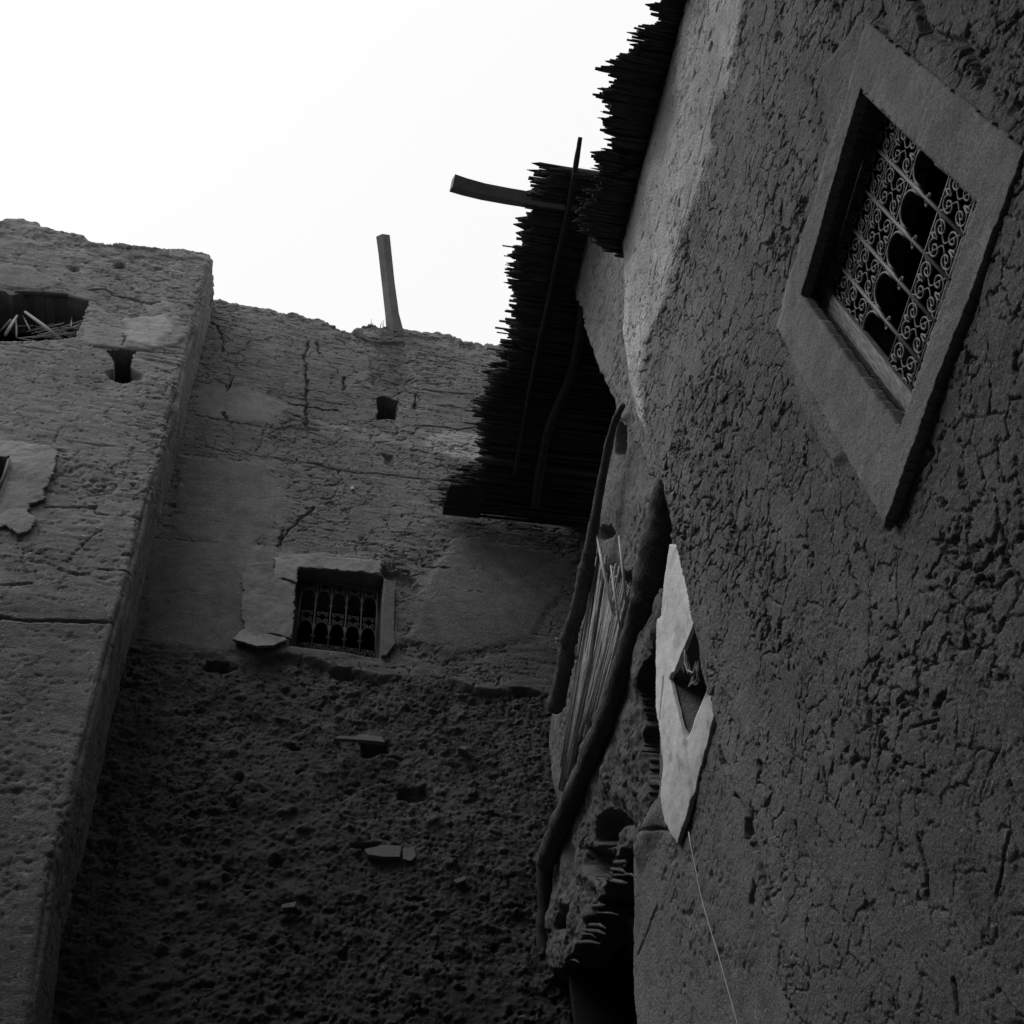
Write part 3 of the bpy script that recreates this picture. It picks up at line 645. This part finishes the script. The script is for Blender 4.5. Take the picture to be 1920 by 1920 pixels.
crC = [(xz(q), wd, dp) for q, wd, dp in (
    ([(590, 950), (570, 968), (558, 978), (543, 992), (530, 1010), (524, 1022)], .009, .05), ([(530, 990), (527, 1010)], .008, .03),
    ([(577, 640), (572, 672), (576, 745), (574, 780), (580, 806)], .012, .04), ([(540, 756), (575, 760), (610, 768), (634, 768)], .012, .04), ([(548, 775), (565, 785), (575, 798)], .010, .04),
    ([(597, 640), (598, 662)], .012, .04), ([(648, 706), (644, 730)], .012, .04), ([(782, 738), (778, 765)], .012, .05),
    ([(375, 835), (440, 848), (520, 860), (585, 868), (640, 882), (720, 890), (850, 905)], .006, .02), ([(370, 780), (440, 794), (510, 803), (600, 806)], .006, .02),
    ([(780, 797), (830, 800), (860, 806), (900, 800)], .010, .03), ([(422, 722), (424, 735), (434, 712), (436, 706)], .010, .04), ([(420, 776), (424, 786)], .018, .06),
    ([(500, 800), (490, 825), (480, 845)], .005, .02), ([(640, 880), (636, 905), (628, 930)], .006, .02), ([(718, 970), (735, 1000), (760, 1000), (790, 1010)], .006, .02),
    ([(792, 1060), (840, 1068)], .008, .03), ([(720, 1060), (760, 1070), (780, 1090)], .010, .04), ([(880, 1110), (900, 1115)], .004, .02),
    ([(400, 605), (420, 640), (415, 660)], .012, .03))]
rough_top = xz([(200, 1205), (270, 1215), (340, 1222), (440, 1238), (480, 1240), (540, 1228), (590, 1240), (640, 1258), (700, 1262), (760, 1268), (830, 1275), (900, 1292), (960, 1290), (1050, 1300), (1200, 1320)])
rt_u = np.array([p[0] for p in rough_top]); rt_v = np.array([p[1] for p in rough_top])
miss = [(xz(q), d_) for q, d_ in (([(720, 1062), (745, 1070), (775, 1085), (790, 1110), (760, 1120), (742, 1100), (716, 1085)], .06), ([(655, 614), (700, 640), (760, 640), (780, 720), (700, 720), (690, 660)], .03), ([(715, 850), (735, 855), (742, 868), (725, 872)], .05),
         ([(390, 1236), (430, 1240), (445, 1252), (415, 1262), (380, 1252)], .09), ([(616, 1256), (660, 1252), (668, 1266), (640, 1274)], .08), ([(676, 1384), (727, 1384), (732, 1402), (700, 1412), (684, 1410)], .14), ([(660, 1580), (700, 1572), (716, 1576), (690, 1590)], .08), ([(748, 1470), (800, 1468), (812, 1490), (770, 1500), (748, 1492)], .07), ([(958, 1290), (990, 1290), (1010, 1300), (975, 1310)], .08),
         ([(560, 1105), (640, 1100)], 0.0))]
def c_disp(u, v):
    ro = sst(.02, -.05, v-np.interp(u, rt_u, rt_v)+.05*fbm(u*5, v*5, 3, 91))
    d = relief(u, v, 81, 1.0, .13, 1.7, 1.0, .8, layers=.8)
    for q in smoothC:
        m = sst(-.03, .06, sdp(u, v, q)+.06*fbm(u*7, v*7, 3, 12)); d = d*(1-.75*m)+.012*m
    # coarse rubble core where the render has fallen off
    am = .25+.85*vn(u*1.6, v*1.6, 90)                           # smoother and rougher areas
    rub = -.028+.040*fbm(u*2.2, v*2.6, 3, 92)+.016*fbm(u*8, v*10, 4, 94, .6)+am*.012*fbm(u*48, v*56, 3, 96, .8)
    rub -= am*.024*sst(.28, .46, fbm(u*20, v*26, 4, 98, .8))+am*.014*sst(.32, .46, fbm(u*48, v*56, 2, 97, .8))+.03*sst(.42, .6, fbm(u*7, v*10, 4, 99, .7))
    f1, e, cid = voro(u*7+.2*fbm(u*20, v*20, 2, 4), v*9+.2*fbm(u*20, v*20, 2, 6), 95)          # stones bedded here and there
    rub += .018*np.clip(1-(f1/(.10+.22*cid))**2, 0, 1)**.6*(cid > .55)
    f1, e, cid = voro(u*18, v*24, 93); rub += .010*np.clip(1-(f1/(.12+.25*cid))**2, 0, 1)**.6*(cid > .7)
    d = d*(1-ro)+ro*rub
    top = sst(.5, 0, np.interp(u, par_u, par_v)-v)
    d += top*(.035*fbm(u*8, v*10, 4, 99)-.01)
    # course of small rounded bricks along the right half of the parapet
    b_ = top*sst(1.0, 1.4, u)*sst(.22, .12, np.interp(u, par_u, par_v)-v)
    d += b_*.03*(np.abs(np.sin(u*26))**.5-.6)
    wob = .05*fbm(u*12, v*12, 4, 73, .7)
    for q, wd, dp in crC: d -= dp*np.clip(1.2-dline(u+wob, v+wob*.6, q)/(wd*(.6+vn(u*9, v*9, 3))), 0, 1)
    for q, dd in miss:
        if len(q) > 2: d -= dd*sst(-.01, .03, sdp(u, v, q)+.03*fbm(u*12, v*12, 3, 3))
    # flattened band round the window
    return d
def c_mask(u, v):
    m = v < np.interp(u, par_u, par_v)+.05*fbm(u*9, u*0, 4, 17, .7)
    m &= ~((u > Wx0) & (u < Wx1) & (v > Wz0) & (v < Wz1))
    return m & ~(sdp(u, v, hole)+.02*fbm(u*14, v*14, 2, 3) > 0)
def c_tone(u, v):
    t = basetone(u, v, 83)*1.0
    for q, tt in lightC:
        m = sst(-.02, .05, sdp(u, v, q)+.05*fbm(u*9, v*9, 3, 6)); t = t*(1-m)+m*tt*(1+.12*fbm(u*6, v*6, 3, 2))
    ro = sst(.02, -.05, v-np.interp(u, rt_u, rt_v)+.05*fbm(u*5, v*5, 3, 91)); t = t*(1-(.54+.14*sst(7.0, 5.0, v))*ro)*(1-.28*sst(8.9, 8.0, v)*(1-ro))*(1+.35*ro*fbm(u*9, v*11, 5, 44, .8))  # darker rubble, plus shade put into the tone lower down
    st_ = xz([(700, 620), (760, 620), (775, 730), (745, 740), (715, 735)]); t *= 1-.35*sst(-.05, .12, sdp(u, v, st_)+.06*fbm(u*7, v*7, 3, 9))
    return t
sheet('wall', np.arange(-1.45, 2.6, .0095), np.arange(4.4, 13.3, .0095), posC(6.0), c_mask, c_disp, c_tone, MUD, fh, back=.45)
sheet('wall_base', np.arange(-1.5, 3.6, .06), np.arange(0, 4.41, .06), posC(6.0), lambda u, v: u > -9, lambda u, v: -.045+.03*fbm(u*2, v*2, 3, 2), lambda u, v: basetone(u, v, 21)*.8, MUD, fh, back=.3)
recess('putlog_hole', [ony((695, 735), 6.3), ony((760, 740), 6.3), ony((760, 800), 6.3), ony((695, 800), 6.3)], (0, .5, 0), fh)
# its window
def c3(x, z, y0): return np.array([x, y0+SKEW*x, z])
g = Geo(); t_ = .045
for a, b, c_, d_ in ((Wx0, Wx0+t_, Wz0, Wz1), (Wx1-t_*.8, Wx1, Wz0, Wz1), (Wx0+t_, Wx1-t_*.8, Wz1-.03, Wz1)):
    g.prism([c3(a, c_, 6.16), c3(b, c_, 6.16), c3(b, d_, 6.16), c3(a, d_, 6.16)], (0, .06, 0))
cwn = g.obj('window', DARKWOOD, fh, False)
GW, GH = Wx1-Wx0-.09, Wz1-Wz0-.05
grille(1.0, 1.0, 5, [('scroll', .12), ('arch', .28), ('scroll', .13), ('arch', .28), ('scroll', .19)], lambda x, y: c3(Wx0+.05+x*GW, Wz1-.035-y*GH, 6.11), .0058, cwn, IRON2)
recess('interior', [c3(Wx0-.05, Wz1+.05, 6.24), c3(Wx1+.05, Wz1+.05, 6.24), c3(Wx1+.05, Wz0-.05, 6.24), c3(Wx0-.05, Wz0-.05, 6.24)], (0, .8, 0), cwn)
# right jamb post of paler wood
g = Geo(); q = [ony(p, 5.98) for p in [(722, 1086), (741, 1090), (738, 1180), (741, 1205), (724, 1228), (715, 1228)]]
g.prism(q, (0, .12, 0)); g.obj('jamb_post', mat('pale_wood', .12, bump=((30, .7, .01),), mott=.3), cwn, False)
# peeling plaster round the window
pl = [xz(q, 5.97) for q in ([(518, 1046), (530, 1038), (600, 1040), (660, 1046), (716, 1050), (715, 1074), (640, 1068), (560, 1060), (556, 1090), (534, 1083), (513, 1082)],
      [(452, 1075), (470, 1058), (512, 1052), (516, 1084), (545, 1090), (556, 1100), (552, 1150), (545, 1196), (520, 1190), (500, 1186), (478, 1196), (462, 1180), (452, 1150), (456, 1110)],
      [(447, 1185), (462, 1178), (480, 1196), (505, 1188), (536, 1196), (538, 1202), (512, 1218), (478, 1228), (460, 1220), (438, 1206)])]
lab = ['pale lintel plaster', 'smooth plaster on the left of the window', 'loose curled flap of plaster']
for i, q in enumerate(pl):
    us_ = [p[0] for p in q]; vs__ = [p[1] for p in q]
    z0_, z1_ = min(vs__), max(vs__)
    def dd(u, v, i=i, z0_=z0_, z1_=z1_):
        d = .010*fbm(u*5, v*5, 3, i)+.004*fbm(u*30, v*30, 3, 3)
        if i == 2: d += .10*np.clip(1-(v-z0_)/(z1_-z0_), 0, 1)**1.5
        return d
    o = sheet('window_plaster', np.arange(min(us_)-.02, max(us_)+.02, .010), np.arange(z0_-.02, z1_+.02, .010), posC(5.975), lambda u, v, q=q: sdp(u, v, q)+.022*fbm(u*14, v*14, 4, 3) > 0, dd,
              lambda u, v, i=i: (1.2, .85, .8)[i]*(1+.15*fbm(u*5, v*5, 3, 3)), PLASTER, fh, back=.025)
    o['label'] = lab[i]
# thin stone flake and pale stones stuck in the rough lower wall
g = Geo(); P_ = [ony(p, 5.93) for p in [(626, 1384), (634, 1379), (662, 1381), (680, 1376), (700, 1378), (716, 1382), (722, 1391), (690, 1388), (650, 1385)]]
g.prism(P_, (0, .035, .0)); g.obj('slate', PALE if False else mat('slate', .17, bump=((30, .5, .006),), mott=.2), fh, False)
sm = mat('stone', .16, bump=((30, .5, .006),), mott=.2)
for q in ([(683, 1592), (720, 1584), (752, 1586), (750, 1606), (720, 1606), (690, 1602)], [(756, 1590), (775, 1588), (780, 1605), (770, 1614), (756, 1610)], [(528, 1696), (556, 1690), (552, 1700), (530, 1702)], [(850, 1650), (872, 1642), (874, 1648), (856, 1656)], [(860, 1402), (868, 1398), (880, 1400), (872, 1406)], [(657, 912), (663, 911), (664, 916), (658, 917)]):
    g = Geo(); g.prism([ony(p, 5.985) for p in q], (0, .06, 0)); g.obj('stone', sm if q[0][1] > 1000 else PALE, fh, False)
# wooden spout on the parapet
P_ = []
for p, y0 in (((718, 442), 5.25), ((722, 475), 5.4), ((728, 530), 5.65), ((735, 590), 5.9), ((741, 625), 6.05)): P_.append(ony(p, y0))
sp_ = beam('wooden_spout', P_, [.064, .062, .062, .066, .085], fh, mat('spout_wood', .18, rough=.85, bump=((30, .6, .008),), mott=.25))
g = Geo()
for p, q in (((696, 598), (696, 612)), ((716, 602), (713, 614)), ((719, 600), (718, 614)), ((700, 606), (690, 612))): g.tube([ony(p), ony(q)], [.003, .006], 5)
g.obj('straw_end', STALK, fh)

# ================================================================== tower on the left
YT = 5.35
tw = empty('tower', (-2.0, 5.9, 0), 'mud tower at the left edge, with a wide opening holding sticks', 'tower')
def xs(z): return np.interp(z-CAMZ, [2.5, 3.7, 7.0, 11.3], [-1.00, -1.14, -1.23, -1.335])
RC = .05
def posT(u, v):           # u < 0 on the front, 0..arc round the corner, then along the side
    arc = RC*math.pi/2; xe = xs(v)
    a = np.clip(u/RC, 0, math.pi/2)
    x = np.where(u < 0, xe-RC+u, xe-RC+RC*np.sin(a)); s_ = np.maximum(u-arc, 0)
    y = np.where(u < arc, YT+SKEW*x*0+RC-RC*np.cos(a), YT+RC+s_)
    y = y+SKEW*np.minimum(x+1.3, 0)
    N_ = np.stack([np.sin(a), -np.cos(a), a*0], -1)
    return np.stack([x, y, v], -1), N_
def fu(p):                # pixel on the tower front -> (u, v)
    q = ony(p, YT-SKEW*-1.3+0.0); return (q[0]-(xs(q[2])-RC), q[2])
tp = [fu(p) for p in [(-300, 360), (-100, 400), (0, 417), (12, 414), (40, 411), (70, 416), (80, 426), (105, 433), (125, 437), (150, 441), (165, 452), (190, 458), (210, 460), (225, 455), (245, 463), (258, 460), (290, 464), (330, 468), (360, 470), (385, 476), (400, 480)]]
tpu = np.array([p[0] for p in tp]+[.9]); tpv = np.array([p[1] for p in tp]+[tp[-1][1]-.02])
topen = [fu(p) for p in [(-60, 545), (0, 545), (20, 552), (60, 546), (120, 552), (166, 566), (158, 590), (150, 610), (142, 630), (110, 636), (40, 640), (-10, 640), (-60, 645)]]
tnot = [fu(p) for p in [(197, 656), (254, 656), (246, 690), (246, 706), (250, 716), (232, 720), (214, 716), (206, 700), (213, 690), (210, 672)]]
twin = [fu(p) for p in [(-60, 860), (14, 860), (19, 858), (4, 900), (-30, 960), (-60, 960)]]
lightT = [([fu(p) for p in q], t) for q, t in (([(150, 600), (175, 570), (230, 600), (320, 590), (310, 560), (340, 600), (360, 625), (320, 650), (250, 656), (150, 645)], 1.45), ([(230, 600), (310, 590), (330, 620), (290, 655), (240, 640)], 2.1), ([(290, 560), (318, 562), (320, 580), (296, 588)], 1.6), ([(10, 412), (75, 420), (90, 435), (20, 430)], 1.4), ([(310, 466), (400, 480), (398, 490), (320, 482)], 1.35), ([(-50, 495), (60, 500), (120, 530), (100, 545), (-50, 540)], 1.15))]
crT = [([fu(p) for p in q], wd, dp) for q, wd, dp in (
    ([(-20, 1155), (30, 1163), (80, 1164), (160, 1163), (222, 1166)], .010, .03), ([(175, 545), (200, 544), (215, 556), (240, 560), (280, 570), (300, 568)], .014, .04), ([(232, 625), (234, 638), (230, 648)], .008, .03),
    ([(85, 950), (180, 948), (185, 962), (270, 970)], .009, .03), ([(175, 650), (235, 655), (290, 660), (350, 662)], .008, .02), ([(125, 1055), (160, 1020), (180, 1000), (190, 995)], .006, .025), ([(5, 1098), (60, 1095)], .008, .02), ([(185, 1068), (215, 1068), (250, 1072)], .008, .03), ([(230, 1040), (250, 1038), (256, 1030)], .008, .02), ([(100, 830), (110, 805), (118, 800)], .006, .02))]
def t_disp(u, v):
    d = relief(u, v, 101, .9, .12, 1.8, 1.1, 1.0, layers=.75)
    lowr = sst(7.8, 7.2, v)
    d = d*(1-.35*lowr)
    top = sst(.9, .1, np.interp(u, tpu, tpv)-v); d += top*.035*fbm(u*7, v*9, 4, 9)
    for q, tt in lightT: m = sst(-.02, .04, sdp(u, v, q)+.05*fbm(u*9, v*9, 3, 6)); d = d*(1-.5*m)+.012*m
    wob = .03*fbm(u*12, v*12, 3, 74)
    for q, wd, dp in crT: d -= dp*np.clip(1.2-dline(u+wob, v+wob*.6, q)/(wd*(.5+vn(u*9, v*9, 3))), 0, 1)
    for c_, r_ in ((fu((213, 702)), .09), (fu((250, 705)), .10), (fu((140, 505)), .07), (fu((225, 500)), .07)): d -= .07*sst(r_, r_*.3, np.hypot(u-c_[0], v-c_[1])+.03*fbm(u*14, v*14, 2, 8))
    d -= .05*sst(.06, .0, np.abs(u-RC*.8))*(.4+vn(v*7, v*0, 5))*vn(v*3.1, v*0+1, 8)      # worn corner
    si = sst(.1, .2, u); d += si*.015*fbm(u*14, v*2.2, 3, 66)
    # junction gap at the back
    return d
def t_mask(u, v):
    m = v < np.interp(u, tpu, tpv)+.05*fbm(u*9, u*0+3, 4, 27, .7)
    m &= ~(sdp(u, v, topen)+.015*fbm(u*14, v*14, 2, 3) > 0); m &= ~(sdp(u, v, tnot)+.02*fbm(u*16, v*16, 2, 3) > 0)
    return m & ~inpoly(u, v, twin)
def t_tone(u, v):
    t = basetone(u, v, 103)*1.1*(1-.24*sst(7.32, 7.24, v+.04*fbm(u*6, v*6, 3, 8)))
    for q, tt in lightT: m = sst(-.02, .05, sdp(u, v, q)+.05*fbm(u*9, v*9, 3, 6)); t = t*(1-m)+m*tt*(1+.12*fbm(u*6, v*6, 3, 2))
    return t
sheet('wall', np.concatenate([np.arange(-2.6, -.06, .0125), np.arange(-.06, .14, .008), np.arange(.14, .75, .0125)]), np.arange(4.3, 13.4, .0125), posT, t_mask, t_disp, t_tone, MUD, tw, back=.40)
sheet('wall_base', np.arange(-2.3, .75, .05), np.arange(0, 4.31, .05), posT, lambda u, v: u > -9, lambda u, v: .02*fbm(u*2, v*2, 3, 2), lambda u, v: basetone(u, v, 21), MUD, tw, back=.3)
sheet('wall_side', np.arange(-5, -2.59, .05), np.arange(4.3, 13.2, .05), posT, lambda u, v: v < 13.2, lambda u, v: .02*fbm(u*2, v*2, 3, 2), lambda u, v: basetone(u, v, 21), MUD, tw, back=.3)
def t3(p, y0): return ony(p, y0)
recess('opening_interior', [t3((-100, 500), YT+.45), t3((200, 520), YT+.45), t3((200, 680), YT+.45), t3((-100, 680), YT+.45)], (0, .6, 0), tw)
recess('notch_interior', [t3((180, 640), YT+.3), t3((280, 640), YT+.3), t3((280, 740), YT+.3), t3((180, 740), YT+.3)], (0, .35, 0), tw)
recess('window_interior', [t3((-90, 840), YT+.3), t3((40, 840), YT+.3), t3((40, 1000), YT+.3), t3((-90, 1000), YT+.3)], (0, .35, 0), tw)
# lintel and sill of the wide opening, frame of the plastered window
log('lintel', [t3((28, 548), YT+.08), t3((70, 550), YT+.06), t3((120, 554), YT+.08), t3((165, 564), YT+.12)], [.025, .03, .028, .02], tw, WOOD, 8, .2, 5)
g = Geo(); g.tube([t3((17, 862), YT+.02), t3((9, 890), YT+.02), t3((-10, 935), YT+.02)], .014, 6); g.obj('window_frame', WOOD, tw)
q = [fu(p) for p in [(-60, 826), (0, 828), (50, 834), (92, 838), (108, 850), (106, 870), (100, 900), (88, 915), (80, 922), (84, 938), (56, 950), (54, 966), (70, 978), (56, 1000), (38, 1006), (10, 992), (-60, 990)]]
us_ = [p[0] for p in q]; vs__ = [p[1] for p in q]
def posT2(u, v):
    P, N_ = posT(u, v); return P+N_*.008, N_
o = sheet('window_plaster', np.arange(-2.2, max(us_)+.02, .011), np.arange(min(vs__)-.02, max(vs__)+.02, .011), posT2, lambda u, v: (sdp(u, v, q)+.03*fbm(u*12, v*12, 4, 3) > 0) & ~inpoly(u, v, twin),
          lambda u, v: .012*fbm(u*4, v*4, 3, 4)+.004*fbm(u*30, v*30, 3, 4)+.015*sst(9.0, 8.7, v), lambda u, v: 1.0+.35*fbm(u*4, v*4, 4, 3)+.2*sst(0, .1, v-min(vs__)-.75), PLASTER, tw, back=.02)
# sticks lying in the opening
stk = [((47, 585), (115, 637), .016), ((32, 592), (10, 628), .013), ((30, 600), (31, 632), .008), ((42, 590), (56, 618), .008), ((135, 592), (133, 615), .008), ((0, 622), (20, 600), .010), ((100, 618), (160, 600), .008), ((70, 628), (150, 612), .008), ((60, 634), (140, 624), .009), ((50, 622), (120, 606), .007), ((35, 634), (100, 628), .009), ((84, 634), (150, 608), .008)]
for i, (a, b, r) in enumerate(stk[:3]):
    g = Geo(); y0 = YT+.10+.03*i; A = t3(a, y0+.04); B_ = t3(b, y0-.02); g.tube([A, (A+B_)/2+np.array([0, 0, .006]), B_], [r*.8, r, r], 7, wob=.15)
    props(g.obj('stick', mat('stick_wood', .3, bump=((30, .6, .006),), mott=.25), None), label=['longest pale stick leaning across the wide tower opening', 'slanting stick at the left end of the tower opening', 'thin upright stick left of the longest stick in the tower opening'][i], category='stick', group='sticks lying in the tower opening')
g = Geo(); rg = random.Random(3)
for a, b, r in stk[3:]:
    A = t3(a, YT+.28); B_ = t3(b, YT+.14); g.tube([A, B_], [r*.7, r], 6)
for i in range(26):
    x = rg.uniform(30, 150); y = rg.uniform(610, 638); A = t3((x, y), YT+rg.uniform(.12, .4)); a = rg.uniform(-.5, .5); L_ = rg.uniform(.1, .3)
    g.tube([A, A+np.array([math.cos(a)*L_, rg.uniform(-.1, .1), math.sin(a)*L_*.5])], [.004, .006], 5)
props(g.obj('brushwood', STALK, None), label='tangle of dry brushwood heaped in the wide opening of the tower', category='brushwood', kind='stuff')

# ================================================================== unseen walls round the photographer, added and sized to shade the alley
ob = empty('opposite_blocker', (-3.8, 0, 0), 'unseen mud wall added across the alley to block light', 'house')
def posL(x):
    def f(u, v):
        P = np.stack([np.full(u.shape, x), u, v], -1); N_ = np.zeros(P.shape); N_[..., 0] = 1; return P, N_
    return f
sheet('wall', np.arange(-2, 4.6, .08), np.arange(0, 8.2, .08), posL(-3.4), lambda u, v: u > -9, lambda u, v: .03*fbm(u*2, v*2, 3, 2), lambda u, v: basetone(u, v, 21), MUD, ob, back=.5)
bb = empty('rear_blocker', (0, -2.0, 0), 'unseen tall mud wall added behind the photographer to block light', 'house')
def posB(u, v):
    P = np.stack([u, np.full(u.shape, -1.7), v], -1); N_ = np.zeros(P.shape); N_[..., 1] = 1; return P, N_
sheet('wall', np.arange(-3.8, 2.6, .08), np.arange(0, 17.0, .1), posB, lambda u, v: u > -9, lambda u, v: .03*fbm(u*2, v*2, 3, 2), lambda u, v: basetone(u, v, 21), MUD, bb, back=.5)
